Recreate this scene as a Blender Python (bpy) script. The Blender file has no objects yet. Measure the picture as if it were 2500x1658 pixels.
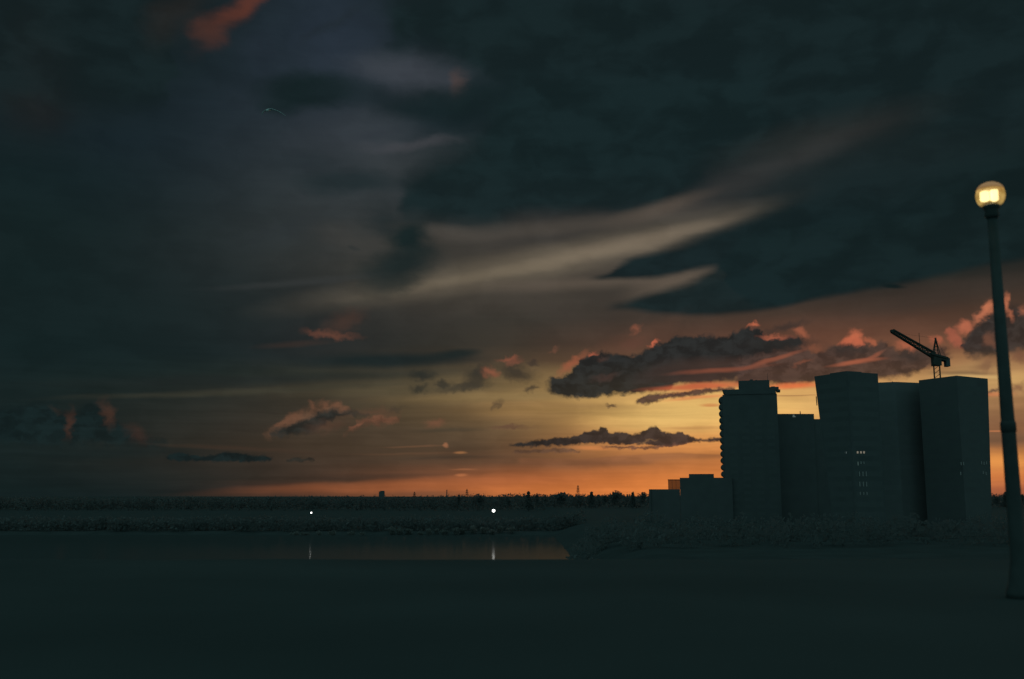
import bpy, bmesh, math, random
from mathutils import Vector, Matrix
random.seed(7)
R = math.radians
scn = bpy.context.scene
C = scn.collection

# ------------------------------------------------------------------ camera
EYE = Vector((0, 0, 15.6))
FPX = 2430.0                       # focal length in pixels of the 2500 px wide photograph
PITCH = math.atan(381 / FPX)
cam_d = bpy.data.cameras.new("camera")
cam_d.sensor_width = 36.0
cam_d.lens = FPX / 2500 * 36.0
cam_d.clip_start = 0.1
cam_d.clip_end = 30000
cam_d.dof.use_dof = True
cam_d.dof.focus_distance = 120
cam_d.dof.aperture_fstop = 0.75
cam = bpy.data.objects.new("camera", cam_d)
cam.location = EYE
cam.rotation_euler = (R(90) + PITCH, 0, 0)
C.objects.link(cam)
scn.camera = cam
cp, sp = math.cos(PITCH), math.sin(PITCH)

def ray(x, y):
    dx, dy = (x - 1250) / FPX, (829 - y) / FPX
    return Vector((dx, cp - dy * sp, sp + dy * cp))
def at(x, y, Y):                   # point at depth Y on the sight line of a photo pixel
    d = ray(x, y); return EYE + d * (Y / d.y)
def at_z(x, y, z):                 # point of height z (above the eye) on that sight line
    d = ray(x, y); return EYE + d * (z / d.z)
def azel(x, y):
    d = ray(x, y).normalized()
    return math.atan2(d.x, d.y), math.asin(d.z)
def inv_azel(az, el):
    d = Vector((math.sin(az) * math.cos(el), math.cos(az) * math.cos(el), math.sin(el)))
    f = d.y * cp + d.z * sp; u = -d.y * sp + d.z * cp
    return 1250 + FPX * d.x / f, 829 - FPX * u / f
K = FPX / 100                      # sky units: about 100 photo pixels

# ------------------------------------------------------------------ view, sun
scn.view_settings.view_transform = 'Standard'
scn.view_settings.look = 'None'
scn.view_settings.exposure = 0
scn.view_settings.gamma = 1
scn.cycles.max_bounces = 5
scn.cycles.diffuse_bounces = 2
scn.cycles.transparent_max_bounces = 8
sun_d = bpy.data.lights.new("sun", 'SUN')
sun_d.energy = 0.02
sun_d.color = (1.0, 0.55, 0.25)
sun_d.angle = R(0.5)
sun = bpy.data.objects.new("sun", sun_d)
sun.rotation_euler = (R(89.2), 0, R(180 - 13))   # last light, from behind the left tower
C.objects.link(sun)

# ------------------------------------------------------------------ sky (world, laid out in azimuth and elevation)
def lin(c):
    f = lambda v: v / 12.92 if v <= 0.04045 else ((v + 0.055) / 1.055) ** 2.4
    return tuple(f(v / 255) for v in c[:3]) + (1.0,)

world = bpy.data.worlds.new("World")
scn.world = world
world.use_nodes = True
nt = world.node_tree
nt.nodes.clear()
def N(t, **k):
    n = nt.nodes.new(t)
    for a, v in k.items(): setattr(n, a, v)
    return n
def link(a, b): nt.links.new(a, b)
def math_(op, a, b=None, clamp=False):
    n = N('ShaderNodeMath', operation=op, use_clamp=clamp)
    for i, v in enumerate((a, b)):
        if v is None: continue
        if isinstance(v, (int, float)): n.inputs[i].default_value = v
        else: link(v, n.inputs[i])
    return n.outputs[0]
def vmath(op, a, b):
    n = N('ShaderNodeVectorMath', operation=op)
    for i, v in enumerate((a, b)):
        if isinstance(v, tuple): n.inputs[i].default_value = v
        else: link(v, n.inputs[i])
    return n.outputs[0]
def mixc(f, a, b):
    n = N('ShaderNodeMix', data_type='RGBA', clamp_factor=True)
    if isinstance(f, (int, float)): n.inputs[0].default_value = f
    else: link(f, n.inputs[0])
    for i, v in ((6, a), (7, b)):
        if isinstance(v, tuple): n.inputs[i].default_value = v
        else: link(v, n.inputs[i])
    return n.outputs[2]
def mrange(v, a, b, c=0.0, d=1.0, kind='SMOOTHSTEP'):
    n = N('ShaderNodeMapRange', interpolation_type=kind, clamp=False)
    link(v, n.inputs[0])
    for i, q in zip((1, 2, 3, 4), (a, b, c, d)): n.inputs[i].default_value = q
    return n.outputs[0]

tc = N('ShaderNodeTexCoord')
sx = N('ShaderNodeSeparateXYZ'); link(tc.outputs['Generated'], sx.inputs[0])
az = math_('ARCTAN2', sx.outputs[0], sx.outputs[1])
el = math_('ARCSINE', sx.outputs[2])
cb = N('ShaderNodeCombineXYZ')
link(math_('MULTIPLY', az, K), cb.inputs[0]); link(math_('MULTIPLY', el, K), cb.inputs[1]); cb.inputs[2].default_value = 1
P = cb.outputs[0]
def warp(base, scale, stretch, detail, amp, rough=0.55):
    m = vmath('MULTIPLY', base, (scale * stretch, scale, 1))
    n = N('ShaderNodeTexNoise', noise_dimensions='2D')
    link(m, n.inputs['Vector']); n.inputs['Scale'].default_value = 1
    n.inputs['Detail'].default_value = detail; n.inputs['Roughness'].default_value = rough
    sc_ = N('ShaderNodeSeparateColor'); link(n.outputs['Color'], sc_.inputs[0])
    cv_ = N('ShaderNodeCombineXYZ'); link(sc_.outputs[0], cv_.inputs[0]); link(sc_.outputs[1], cv_.inputs[1])
    d = vmath('SUBTRACT', cv_.outputs[0], (0.5, 0.5, 0))
    return vmath('ADD', base, vmath('MULTIPLY', d, (amp[0], amp[1], 0)))
W_SOFT = warp(P, 0.9, 0.55, 5, (1.3, 0.55))
W_PUFF = warp(warp(P, 2.2, 0.9, 2, (0.20, 0.14)), 6.0, 0.9, 3, (0.22, 0.20), 0.52)
W_FINE = warp(P, 8.0, 0.85, 3, (0.16, 0.13), 0.5)
W_LINE = warp(P, 2.0, 0.25, 4, (0.5, 0.14))
WS = {'s': W_SOFT, 'p': W_PUFF, 'l': W_LINE, 'f': W_FINE}

def billow(src, sx_, sy_, d):
    n = N('ShaderNodeTexNoise', noise_dimensions='2D'); link(vmath('MULTIPLY', src, (sx_, sy_, 1)), n.inputs['Vector'])
    n.inputs['Scale'].default_value = 1; n.inputs['Detail'].default_value = d
    return mrange(n.outputs[0], .34, .66)
BILLOW = {'p': billow(W_PUFF, 2.6, 4.5, 4), 's': billow(W_SOFT, .7, 1.3, 5)}
BILLOW['l'] = BILLOW['s']; BILLOW['f'] = BILLOW['p']
XS = [0, 250, 500, 750, 1000, 1250, 1500, 1750, 2000, 2250, 2500]
GRID = {
 0:   [(23,30,31),(21,32,35),(22,33,34),(37,47,58),(24,35,36),(26,38,42),(22,34,35),(26,36,40),(21,34,35),(20,32,33),(20,32,33)],
 100: [(24,32,32),(22,34,36),(22,33,35),(38,48,59),(30,38,44),(25,37,38),(22,35,36),(23,35,37),(21,34,35),(21,33,34),(20,32,33)],
 200: [(30,32,32),(22,34,36),(25,36,42),(38,48,57),(50,56,62),(30,40,46),(25,37,39),(24,37,42),(21,34,35),(22,34,35),(22,33,34)],
 300: [(24,33,34),(22,34,40),(28,38,44),(44,52,59),(54,60,64),(26,37,40),(24,36,37),(24,36,38),(26,36,37),(28,37,38),(22,34,35)],
 400: [(20,34,36),(23,36,40),(29,39,44),(46,53,57),(56,60,63),(24,37,38),(24,36,38),(30,38,40),(32,40,41),(24,36,37),(21,33,34)],
 500: [(20,34,35),(22,35,37),(32,41,44),(50,56,58),(48,53,55),(42,45,46),(46,47,47),(48,49,49),(28,38,39),(24,36,37),(20,33,34)],
 600: [(21,34,35),(23,35,36),(33,41,42),(50,54,54),(55,54,50),(64,60,55),(66,62,57),(64,61,56),(24,36,38),(22,34,36),(22,34,35)],
 660: [(20,34,35),(23,35,36),(32,40,42),(46,49,48),(60,58,53),(72,67,59),(74,67,60),(62,59,54),(24,37,38),(26,36,36),(46,42,37)],
 720: [(21,34,35),(23,35,36),(28,38,39),(40,44,44),(62,58,52),(68,63,56),(64,58,52),(56,54,50),(40,40,38),(58,48,41),(66,52,43)],
 780: [(21,34,35),(22,35,36),(27,37,38),(38,42,42),(52,50,46),(56,53,47),(62,54,48),(74,58,48),(80,60,49),(86,62,49),(74,56,46)],
 840: [(20,34,35),(22,35,36),(26,37,38),(36,40,41),(46,46,42),(60,54,46),(80,60,49),(92,63,50),(112,71,54),(112,73,55),(110,75,55)],
 880: [(21,34,35),(22,35,36),(26,37,38),(36,41,41),(50,48,42),(74,62,49),(98,72,52),(110,72,53),(114,73,54),(140,95,65),(150,110,75)],
 920: [(21,34,35),(23,36,35),(28,38,37),(50,52,44),(72,66,51),(108,90,63),(150,118,74),(190,140,85),(200,130,78),(200,160,100),(190,150,95)],
 960: [(22,34,34),(28,37,35),(36,40,38),(60,54,44),(84,73,54),(128,104,69),(190,150,90),(225,178,105),(228,180,108),(180,140,90),(170,125,82)],
 1000:[(21,34,35),(30,37,35),(40,42,38),(58,52,43),(80,68,50),(125,97,62),(205,160,92),(228,185,108),(228,178,106),(150,112,76),(146,105,72)],
 1050:[(22,34,34),(30,36,34),(44,43,38),(64,54,44),(76,63,48),(100,80,57),(195,140,80),(224,165,92),(225,160,90),(130,92,64),(130,90,64)],
 1090:[(22,34,34),(32,37,34),(46,43,37),(66,54,42),(76,62,47),(88,68,50),(190,125,70),(215,140,76),(215,140,75),(130,90,62),(150,98,62)],
 1130:[(22,34,34),(30,35,33),(42,40,36),(64,52,42),(78,60,46),(100,70,50),(140,91,58),(190,116,63),(215,130,66),(215,135,68),(222,144,74)],
 1170:[(21,33,33),(25,33,33),(36,38,35),(60,48,39),(100,66,48),(160,92,54),(205,118,60),(222,132,66),(215,120,62),(200,120,65),(204,118,65)],
 1195:[(20,33,33),(23,33,33),(30,35,34),(84,55,42),(150,88,54),(190,108,58),(216,124,62),(222,132,64),(210,118,62),(165,96,62),(160,90,60)],
 1215:[(20,32,33),(21,32,33),(25,34,33),(70,50,40),(120,76,50),(180,105,58),(214,122,62),(220,130,64),(210,118,62),(150,85,58),(150,85,58)],
}
YS = sorted(GRID)
def sample(x, y):
    x = min(max(x, 0), 2500); y = min(max(y, 0), 1215)
    i = min(int(x / 250), 9); fx = x / 250 - i
    j = max(k for k in range(len(YS) - 1) if YS[k] <= y); fy = (y - YS[j]) / (YS[j + 1] - YS[j])
    o = []
    for c in range(3):
        a = GRID[YS[j]][i][c] * (1 - fx) + GRID[YS[j]][i + 1][c] * fx
        b = GRID[YS[j + 1]][i][c] * (1 - fx) + GRID[YS[j + 1]][i + 1][c] * fx
        o.append(a * (1 - fy) + b * fy)
    return lin(o)
sw = N('ShaderNodeSeparateXYZ'); link(W_LINE, sw.inputs[0])
AZ0, AZ1 = azel(0, 1210)[0], azel(2500, 1210)[0]
az_t = mrange(sw.outputs[0], AZ0 * K, AZ1 * K, kind='LINEAR')
col = None
prev_el = None
for y in reversed(YS):
    e = azel(1250, y)[1]
    ramp = N('ShaderNodeValToRGB')
    cr = ramp.color_ramp; cr.interpolation = 'B_SPLINE'
    n = 15
    for i in range(n):
        t = i / (n - 1)
        px, py = inv_azel(AZ0 + (AZ1 - AZ0) * t, e)
        p = cr.elements[0] if i == 0 else (cr.elements[-1] if i == n - 1 else cr.elements.new(t))
        p.position = t
        p.color = sample(px, py)
    link(az_t, ramp.inputs[0])
    if col is None: col = ramp.outputs[0]
    else: col = mixc(mrange(sw.outputs[1], prev_el * K, e * K, kind='LINEAR'), col, ramp.outputs[0])
    prev_el = e

def axes(x, y, deg):
    a0 = Vector(azel(x, y)); a = R(deg)
    ax = Vector(azel(x + 8 * math.cos(a), y - 8 * math.sin(a))) - a0
    ay = Vector(azel(x + 8 * math.sin(a), y + 8 * math.cos(a))) - a0
    return a0 * K, math.atan2(ax.y, ax.x), ax.length / 8 * K, ay.length / 8 * K
def cloud(x, y, a, b, deg, c, op=1.0, soft=0.6, w='s'):
    """soft elliptic wisp; a, b half lengths in photo pixels, deg counter-clockwise"""
    global col
    if w == 'p': soft = min(soft + .25, .95); op *= .88
    p, ang, ka, kb = axes(x, y, deg)
    ca, sa = math.cos(ang), math.sin(ang)
    def proj(x_, y_, s_):
        n = N('ShaderNodeVectorMath', operation='DOT_PRODUCT'); link(WS[w], n.inputs[0])
        n.inputs[1].default_value = (x_ / s_, y_ / s_, -(p.x * x_ + p.y * y_) / s_)
        return n.outputs['Value']
    q1 = proj(ca, sa, a * ka); q2 = proj(-sa, ca, b * kb)
    qa = math_('MULTIPLY', q1, q1)
    n = N('ShaderNodeMath', operation='MULTIPLY_ADD'); link(q2, n.inputs[0]); link(q2, n.inputs[1]); link(qa, n.inputs[2])
    f = mrange(math_('SQRT', n.outputs[0]), 1 + soft, 1 - soft, 0, op)
    col = mixc(f, col, lin(c))
def bank(top, bot, c, op=1.0, st=8, sb=8, w='p', c2=None, vary=.14):
    """cloud between a traced upper and lower outline; st, sb edge softness in pixels; c2 colour at its right end"""
    global col
    if w == 'p': st, sb = [tuple(1.6 * q for q in v) if isinstance(v, tuple) else 1.6 * v for v in (st, sb)]
    T = sorted(Vector(azel(x, y)) * K for x, y in top); B = sorted(Vector(azel(x, y)) * K for x, y in bot)
    u0 = min(T[0].x, B[0].x); u1 = max(T[-1].x, B[-1].x)
    v0 = min(p.y for p in T + B) - .05; v1 = max(p.y for p in T + B) + .05
    s = N('ShaderNodeSeparateXYZ'); link(WS[w], s.inputs[0])
    u = mrange(s.outputs[0], u0, u1, kind='LINEAR')
    def curve(pts):
        fc = N('ShaderNodeFloatCurve')
        cv = fc.mapping.curves[0]
        q = [((p.x - u0) / (u1 - u0), (p.y - v0) / (v1 - v0)) for p in pts]
        while len(cv.points) < len(q): cv.points.new(0.5, 0.5)
        for k, z in enumerate(q):
            cv.points[k].location = z; cv.points[k].handle_type = 'AUTO_CLAMPED'
        fc.mapping.update()
        fc.inputs['Factor'].default_value = 1
        link(u, fc.inputs['Value'])
        return mrange(fc.outputs[0], 0, 1, v0, v1, 'LINEAR')
    def edge(d, sf):
        if not isinstance(sf, tuple): return mrange(d, -sf / 100 * .6, sf / 100 * .6)
        return mrange(math_('DIVIDE', d, mrange(u, 0, 1, sf[0] / 100 * .6, sf[1] / 100 * .6, 'LINEAR')), -1, 1)
    ft = edge(math_('SUBTRACT', curve(T), s.outputs[1]), st)
    fb = edge(math_('SUBTRACT', s.outputs[1], curve(B)), sb)
    ends = mrange(math_('ABSOLUTE', math_('SUBTRACT', u, 0.5)), 0.5, 0.46, 0, op)
    f = math_('MULTIPLY', math_('MULTIPLY', ft, fb), ends)
    vary *= 1 if w in 'pf' else .4
    lo = lambda q: lin([v * (1 - vary) for v in q]); hi = lambda q: lin([v * (1 + vary) for v in q])
    nv = BILLOW[w]
    if c2 is None: cc = mixc(nv, lo(c), hi(c))
    else: cc = mixc(u, mixc(nv, lo(c), hi(c)), mixc(nv, lo(c2), hi(c2)))
    col = mixc(f, col, cc)

DK = (21, 34, 36)
# upper left
cloud(90, 150, 75, 120, 0, (42, 34, 33), .55, .9)
bank([(-60, -60), (700, -60)], [(-60, 250), (250, 250), (400, 238), (470, 205), (520, 160), (570, 110), (620, 50), (650, 0), (700, -50)], (22, 34, 36), .85, 20, 70, 's')
cloud(430, 40, 75, 45, 40, (44, 38, 35), .45, .9)
cloud(565, 38, 85, 26, 47, (88, 51, 40), .45, .95)
cloud(520, 82, 34, 34, 30, (78, 48, 39), .42, .95)
cloud(595, 8, 48, 16, 40, (112, 60, 44), .45, .95)
cloud(640, 120, 50, 40, 45, (36, 44, 54), .35, .9)
cloud(840, 110, 120, 70, 70, (42, 52, 64), .4, .9)
cloud(830, 55, 70, 12, 40, (34, 43, 50), .7, .9)
# dark clouds of the upper middle
bank([(905, 60), (930, 0), (1300, -30), (2600, -30)], [(905, 65), (930, 125), (1010, 128), (1100, 150), (1180, 205), (1300, 260), (1700, 330), (2600, 330)], (22, 35, 37), .88, 90, 90, 's')
cloud(1000, 178, 125, 36, -6, (61, 66, 73), .75, .85)
cloud(1130, 205, 24, 26, 40, (84, 68, 64), .6, .8)
cloud(760, 225, 130, 40, 0, DK, .95, .55)
cloud(690, 262, 60, 22, 0, DK, .6, .8)
cloud(930, 245, 100, 26, -14, (26, 38, 41), .8, .8)
cloud(1030, 250, 80, 34, 0, DK, .85, .7)
cloud(1110, 285, 140, 50, 12, (22, 35, 39), .9, .8)
cloud(1180, 240, 120, 40, 20, DK, .85, .8)
cloud(900, 235, 90, 40, 0, (34, 43, 50), .35, .9)
cloud(1000, 352, 95, 12, 6, (72, 72, 76), .55, .9)
cloud(900, 330, 130, 34, 5, (54, 60, 67), .35, .9)
cloud(905, 332, 30, 10, 20, (46, 52, 58), .6, .9)
bank([(950, 500), (985, 455), (1040, 410), (1090, 375), (1150, 345), (1300, 200), (1900, 150)],
     [(950, 510), (985, 525), (1100, 550), (1200, 547), (1300, 528), (1400, 517), (1500, 523), (1600, 500), (1680, 465), (1780, 395), (1900, 315)], (22, 36, 38), .93, 80, (70, 46), 's')
cloud(860, 445, 110, 22, 0, (30, 41, 44), .8, .8)
cloud(780, 400, 90, 26, -6, (36, 45, 50), .45, .9)
cloud(930, 540, 40, 40, 40, (28, 39, 41), .6, .9)
cloud(870, 612, 12, 6, 0, (34, 42, 43), .7, .7)
cloud(850, 585, 80, 34, -15, (62, 61, 58), .45, .9)
cloud(700, 560, 120, 30, 12, (44, 51, 54), .4, .9)
# cirrus streaks of the middle
cloud(2010, 335, 210, 40, 14, (46, 46, 44), .5, .9, 'l')
cloud(1850, 430, 240, 26, 22, (58, 57, 56), .55, .85, 'l')
cloud(1600, 515, 110, 17, 17, (92, 81, 71), .65, .85, 'l')
cloud(1420, 550, 330, 18, 6, (78, 72, 65), .55, .9, 'l')
cloud(1080, 565, 90, 14, -6, (78, 73, 67), .5, .9, 'l')
cloud(1480, 575, 240, 16, 7, (52, 51, 49), .6, .9, 'l')
cloud(1330, 640, 430, 32, 11.5, (106, 96, 81), .70, .85, 'l')
cloud(1560, 592, 210, 17, 13, (122, 109, 93), .68, .9, 'l')
cloud(1250, 660, 260, 12, 11, (120, 108, 90), .45, .9, 'l')
cloud(1480, 690, 260, 14, 3, (96, 85, 74), .6, .9, 'l')
cloud(1440, 735, 300, 26, 4, (62, 57, 51), .5, .9, 'l')
cloud(1650, 692, 100, 20, 12, (100, 88, 76), .7, .8, 'l')
cloud(1005, 580, 40, 50, 70, (22, 36, 37), .95, .7)
cloud(985, 648, 80, 34, 15, (24, 37, 38), .85, .8)
cloud(935, 690, 60, 22, 15, (30, 39, 39), .6, .9)
# dark lens clouds on the right
bank([(1425, 678), (1475, 670), (1510, 650), (1550, 630), (1600, 613), (1680, 592), (1740, 570), (1820, 535), (1950, 470), (2200, 380), (2600, 340)],
     [(1425, 680), (1475, 681), (1540, 680), (1590, 676), (1640, 668), (1700, 655), (1745, 650), (1800, 720), (1900, 745), (2000, 724), (2100, 706), (2200, 690), (2300, 668), (2400, 645), (2600, 610)],
     (21, 35, 38), .96, (10, 110), (14, 24), 'l', (20, 33, 34))
bank([(1465, 752), (1520, 740), (1570, 722), (1620, 707), (1680, 690), (1740, 660), (1780, 620), (1900, 560), (2600, 500)],
     [(1465, 754), (1520, 754), (1560, 759), (1620, 766), (1700, 770), (1800, 764), (1900, 748), (2000, 725), (2100, 705), (2200, 690), (2300, 668), (2400, 645), (2600, 610)],
     (23, 37, 39), .94, (18, 60), 20, 'l', (21, 34, 35))
cloud(2080, 430, 260, 60, 10, (27, 38, 40), .5, .9)
cloud(2310, 720, 220, 26, 12, (62, 54, 48), .5, .9, 'l')
cloud(2180, 699, 26, 5, -4, (15, 29, 30), .85, .6, 'l')
# middle left
cloud(720, 690, 140, 8, 5, (56, 59, 59), .5, .9, 'l')
cloud(840, 785, 44, 20, 24, (80, 58, 49), .6, .8, 'p')
cloud(812, 818, 48, 8, -4, (104, 67, 53), .8, .7, 'p')
cloud(770, 815, 24, 8, -20, (94, 61, 50), .65, .7, 'p')
cloud(720, 840, 70, 7, 4, (62, 49, 43), .5, .9, 'l')
cloud(950, 880, 190, 15, 1, (26, 37, 38), .85, .7, 'l')
cloud(1110, 864, 50, 10, 6, (28, 38, 38), .8, .7, 'l')
cloud(700, 925, 420, 12, 2, (34, 40, 39), .6, .9, 'l')
cloud(640, 955, 330, 7, 2.5, (64, 62, 50), .55, .8, 'l')
cloud(1000, 955, 220, 10, 2, (86, 78, 58), .4, .9, 'l')
cloud(1250, 968, 220, 10, 2, (140, 116, 76), .5, .9, 'l')
for x, y, a, b, g, cc in ((1030, 918, 26, 11, 0, (38, 42, 40)), (1025, 950, 22, 9, 8, (44, 45, 40)), (1079, 937, 17, 8, 5, (40, 42, 39)), (1165, 920, 36, 20, 38, (42, 42, 39)),
                          (1130, 945, 60, 10, 6, (56, 52, 44)), (1262, 912, 40, 17, -12, (44, 42, 39)), (1298, 950, 14, 6, 15, (62, 54, 45)), (1300, 884, 12, 6, 0, (62, 52, 45))):
    cloud(x, y, a, b, g, cc, .85, .5, 'p')
for x, y, a, b, g, cc in ((1198, 910, 18, 10, -15, (140, 84, 62)), (1242, 876, 22, 6, 10, (140, 82, 62)), (1255, 885, 18, 7, 20, (120, 74, 58)), (1356, 856, 10, 5, 30, (110, 74, 58))):
    cloud(x, y, a, b, g, cc, .8, .6, 'p')
# far left low clouds
bank([(-40, 1000), (60, 990), (130, 985), (170, 1010), (230, 985), (262, 1000), (300, 1040), (350, 1062), (420, 1090)],
     [(-40, 1080), (100, 1085), (250, 1085), (420, 1094)], (20, 33, 34), .75, 14, 16)
cloud(170, 1035, 9, 28, -8, (72, 48, 38), .75, .7, 'p')
cloud(262, 1010, 13, 26, 18, (74, 52, 42), .8, .7, 'p')
cloud(335, 1060, 26, 16, -35, (62, 45, 38), .7, .7, 'p')
cloud(140, 1000, 18, 7, -25, (48, 42, 37), .6, .8, 'p')
cloud(250, 1105, 260, 14, 0, (24, 35, 35), .55, .9, 'l')
cloud(600, 1096, 160, 5, -3, (70, 54, 43), .5, .9, 'l')
bank([(400, 1118), (440, 1106), (480, 1112), (520, 1112), (550, 1104), (600, 1109), (640, 1113), (670, 1118)], [(400, 1122), (480, 1126), (560, 1127), (620, 1127), (670, 1122)], (21, 33, 34), .9, 6, 6, 'f')
bank([(698, 1122), (730, 1118), (768, 1121)], [(698, 1125), (730, 1127), (768, 1124)], (40, 40, 36), .8, 5, 5, 'f')
# cumulus left of centre
bank([(640, 1065), (680, 1040), (710, 1022), (745, 1003), (770, 988), (800, 984), (830, 986), (850, 1000), (865, 1014)],
     [(640, 1068), (700, 1052), (760, 1030), (800, 1012), (865, 1016)], (98, 70, 53), .6, 15, 15)
for x, y, a, b in ((762, 990, 9, 10), (795, 987, 9, 9), (822, 990, 11, 7), (841, 996, 8, 8), (715, 1018, 22, 9), (690, 1034, 14, 7)):
    cloud(x, y, a, b, 20, (116, 79, 59), .65, .6, 'p')
bank([(655, 1062), (700, 1040), (750, 1020), (800, 1003), (840, 1000), (880, 1008), (910, 1012)], [(655, 1065), (720, 1062), (770, 1052), (800, 1030), (850, 1012), (910, 1016)], (36, 40, 38), .88, 9, 9)
cloud(800, 1040, 45, 14, 10, (90, 64, 50), .6, .8, 'p')
bank([(830, 1066), (838, 1042), (870, 1030), (900, 1024), (940, 1018), (978, 1020)], [(830, 1070), (846, 1060), (880, 1040), (930, 1032), (978, 1026)], (116, 74, 56), .7, 10, 12)
cloud(920, 1006, 40, 8, 0, (96, 68, 52), .6, .7, 'p')
cloud(965, 998, 18, 5, 8, (66, 56, 46), .6, .7, 'p')
cloud(1064, 1032, 20, 9, 10, (118, 78, 58), .75, .7, 'p')
cloud(1216, 989, 15, 7, 25, (60, 52, 44), .9, .6, 'p')
cloud(1243, 1043, 34, 5, 3, (96, 70, 54), .9, .6, 'p')
cloud(1290, 1044, 20, 3, 0, (120, 90, 62), .6, .7, 'p')
cloud(1090, 1052, 70, 5, 2, (66, 58, 46), .6, .8, 'l')
cloud(1010, 1090, 60, 2, 1, (112, 80, 58), .55, .8, 'l')
cloud(1083, 1088, 6, 5, 0, (150, 100, 70), .8, .6, 'l')
cloud(1020, 1106, 120, 2.5, 1, (98, 72, 53), .5, .9, 'l')
cloud(1120, 1104, 15, 3, 0, (160, 110, 70), .8, .7, 'l')
cloud(1085, 1117, 110, 5, 1, (58, 51, 43), .45, .9, 'l')
cloud(1128, 1146, 28, 2.5, 1, (150, 95, 62), .6, .8, 'l')
cloud(1128, 1161, 14, 3, 1, (176, 108, 68), .8, .8, 'l')
cloud(1010, 1183, 330, 12, 2.5, (176, 100, 58), .35, .9, 'l')
cloud(860, 1168, 200, 6, 2, (62, 50, 41), .5, .9, 'l')
cloud(1050, 1205, 90, 9, 0, (96, 66, 50), .55, .9, 'l')
# glow and streaks near the sun
cloud(1640, 1020, 150, 30, 2, (236, 194, 116), .65, .9, 'l')
cloud(1440, 1005, 170, 9, 1, (170, 134, 80), .4, .9, 'l')
cloud(1330, 1012, 110, 14, 2, (138, 106, 68), .5, .9, 'l')
cloud(1400, 990, 160, 7, -1, (150, 116, 74), .5, .9, 'l')
cloud(1700, 1045, 70, 4, 1, (186, 132, 78), .6, .9, 'l')
cloud(1740, 989, 22, 4, 3, (206, 130, 76), .75, .7, 'l')
# the long low bank under the glow
bank([(1250, 1100), (1330, 1096), (1372, 1094), (1420, 1102)], [(1250, 1108), (1340, 1106), (1420, 1104)], (92, 68, 54), .75, 5, 6, 'f')
bank([(1235, 1087), (1275, 1081), (1330, 1073), (1360, 1068), (1400, 1065), (1425, 1057), (1440, 1054), (1452, 1048), (1460, 1050), (1472, 1043), (1482, 1047), (1492, 1057), (1520, 1056), (1545, 1060), (1565, 1056), (1580, 1048), (1590, 1043),
      (1600, 1042), (1608, 1048), (1622, 1054), (1636, 1058), (1660, 1055), (1672, 1060), (1695, 1069), (1722, 1073), (1745, 1068), (1790, 1070)],
     [(1235, 1089), (1280, 1090), (1330, 1088), (1390, 1087), (1430, 1083), (1465, 1081), (1510, 1086), (1560, 1085), (1620, 1090), (1660, 1086), (1690, 1080), (1740, 1078), (1790, 1077)],
     (38, 38, 37), .97, 6, 6, 'f', (64, 50, 45))
cloud(1580, 1078, 20, 2.5, 10, (140, 104, 68), .6, .7, 'p')
bank([(1460, 1091), (1520, 1090), (1580, 1090), (1640, 1084), (1690, 1077)], [(1460, 1093), (1520, 1096), (1570, 1096), (1640, 1090), (1690, 1082)], (92, 63, 52), .85, 5, 5, 'f')
cloud(1440, 1094, 45, 4, -2, (216, 134, 76), .5, .8, 'l')
bank([(1250, 1120), (1400, 1118), (1520, 1112), (1640, 1105), (1780, 1108)], [(1250, 1135), (1400, 1140), (1550, 1136), (1650, 1122), (1780, 1118)], (134, 88, 60), .6, 6, 14, 'l')
# the big dark bank
cloud(1500, 850, 120, 20, 25, (96, 66, 52), .4, .9)
cloud(1395, 888, 34, 8, 36, (158, 90, 64), .85, .7, 'p')
bank([(1325, 942), (1339, 922), (1383, 914), (1410, 890), (1428, 869), (1450, 868), (1474, 861), (1505, 865), (1551, 868), (1582, 850), (1620, 836), (1658, 821), (1696, 823), (1730, 820), (1760, 825), (1798, 808), (1830, 800), (1860, 806), (1885, 822), (1920, 822), (1975, 832)],
     [(1325, 946), (1337, 960), (1377, 967), (1428, 971), (1480, 964), (1531, 960), (1582, 957), (1627, 953), (1660, 936), (1720, 934), (1800, 920), (1870, 880), (1975, 840)],
     (36, 39, 39), .96, 6, 7, 'p', (36, 39, 39))
cloud(1720, 905, 130, 22, 6, (70, 53, 46), .85, .8)
cloud(1620, 915, 70, 26, 10, (56, 47, 43), .6, .9)
bank([(1790, 880), (1850, 866), (1900, 852), (1960, 846), (1990, 862), (2010, 855), (2050, 843), (2072, 834), (2100, 838), (2125, 842), (2150, 834), (2170, 848), (2210, 856), (2260, 848), (2330, 850)],
     [(1790, 945), (1830, 938), (1880, 938), (1930, 940), (1985, 932), (2050, 930), (2150, 925), (2220, 915), (2270, 898), (2330, 870)], (72, 55, 49), .95, 8, 10, 'p', (76, 58, 49))
cloud(2080, 850, 55, 12, 3, (50, 46, 43), .8, .7, 'p')
cloud(2220, 870, 40, 14, 3, (56, 49, 45), .8, .8, 'p')
cloud(1905, 840, 75, 13, 3, (44, 42, 40), .85, .7, 'p')
cloud(1920, 799, 44, 8, 15, (58, 49, 45), .85, .7, 'p')
cloud(1800, 925, 130, 7, 2, (72, 54, 47), .7, .8, 'l')
cloud(1760, 903, 95, 5, 5, (138, 78, 58), .7, .8, 'l')
cloud(1710, 944, 110, 8, 4, (190, 94, 60), .9, .7, 'l')
cloud(1660, 962, 70, 5, 8, (196, 112, 68), .6, .8, 'l')
bank([(1546, 982), (1570, 969), (1600, 962), (1640, 959), (1680, 955), (1720, 950), (1800, 944)], [(1546, 984), (1580, 986), (1600, 981), (1640, 971), (1680, 969), (1720, 961), (1800, 952)], (70, 52, 46), .94, 7, 8, 'f')
cloud(1710, 970, 70, 4, 6, (222, 128, 78), .6, .8, 'l')
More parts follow.
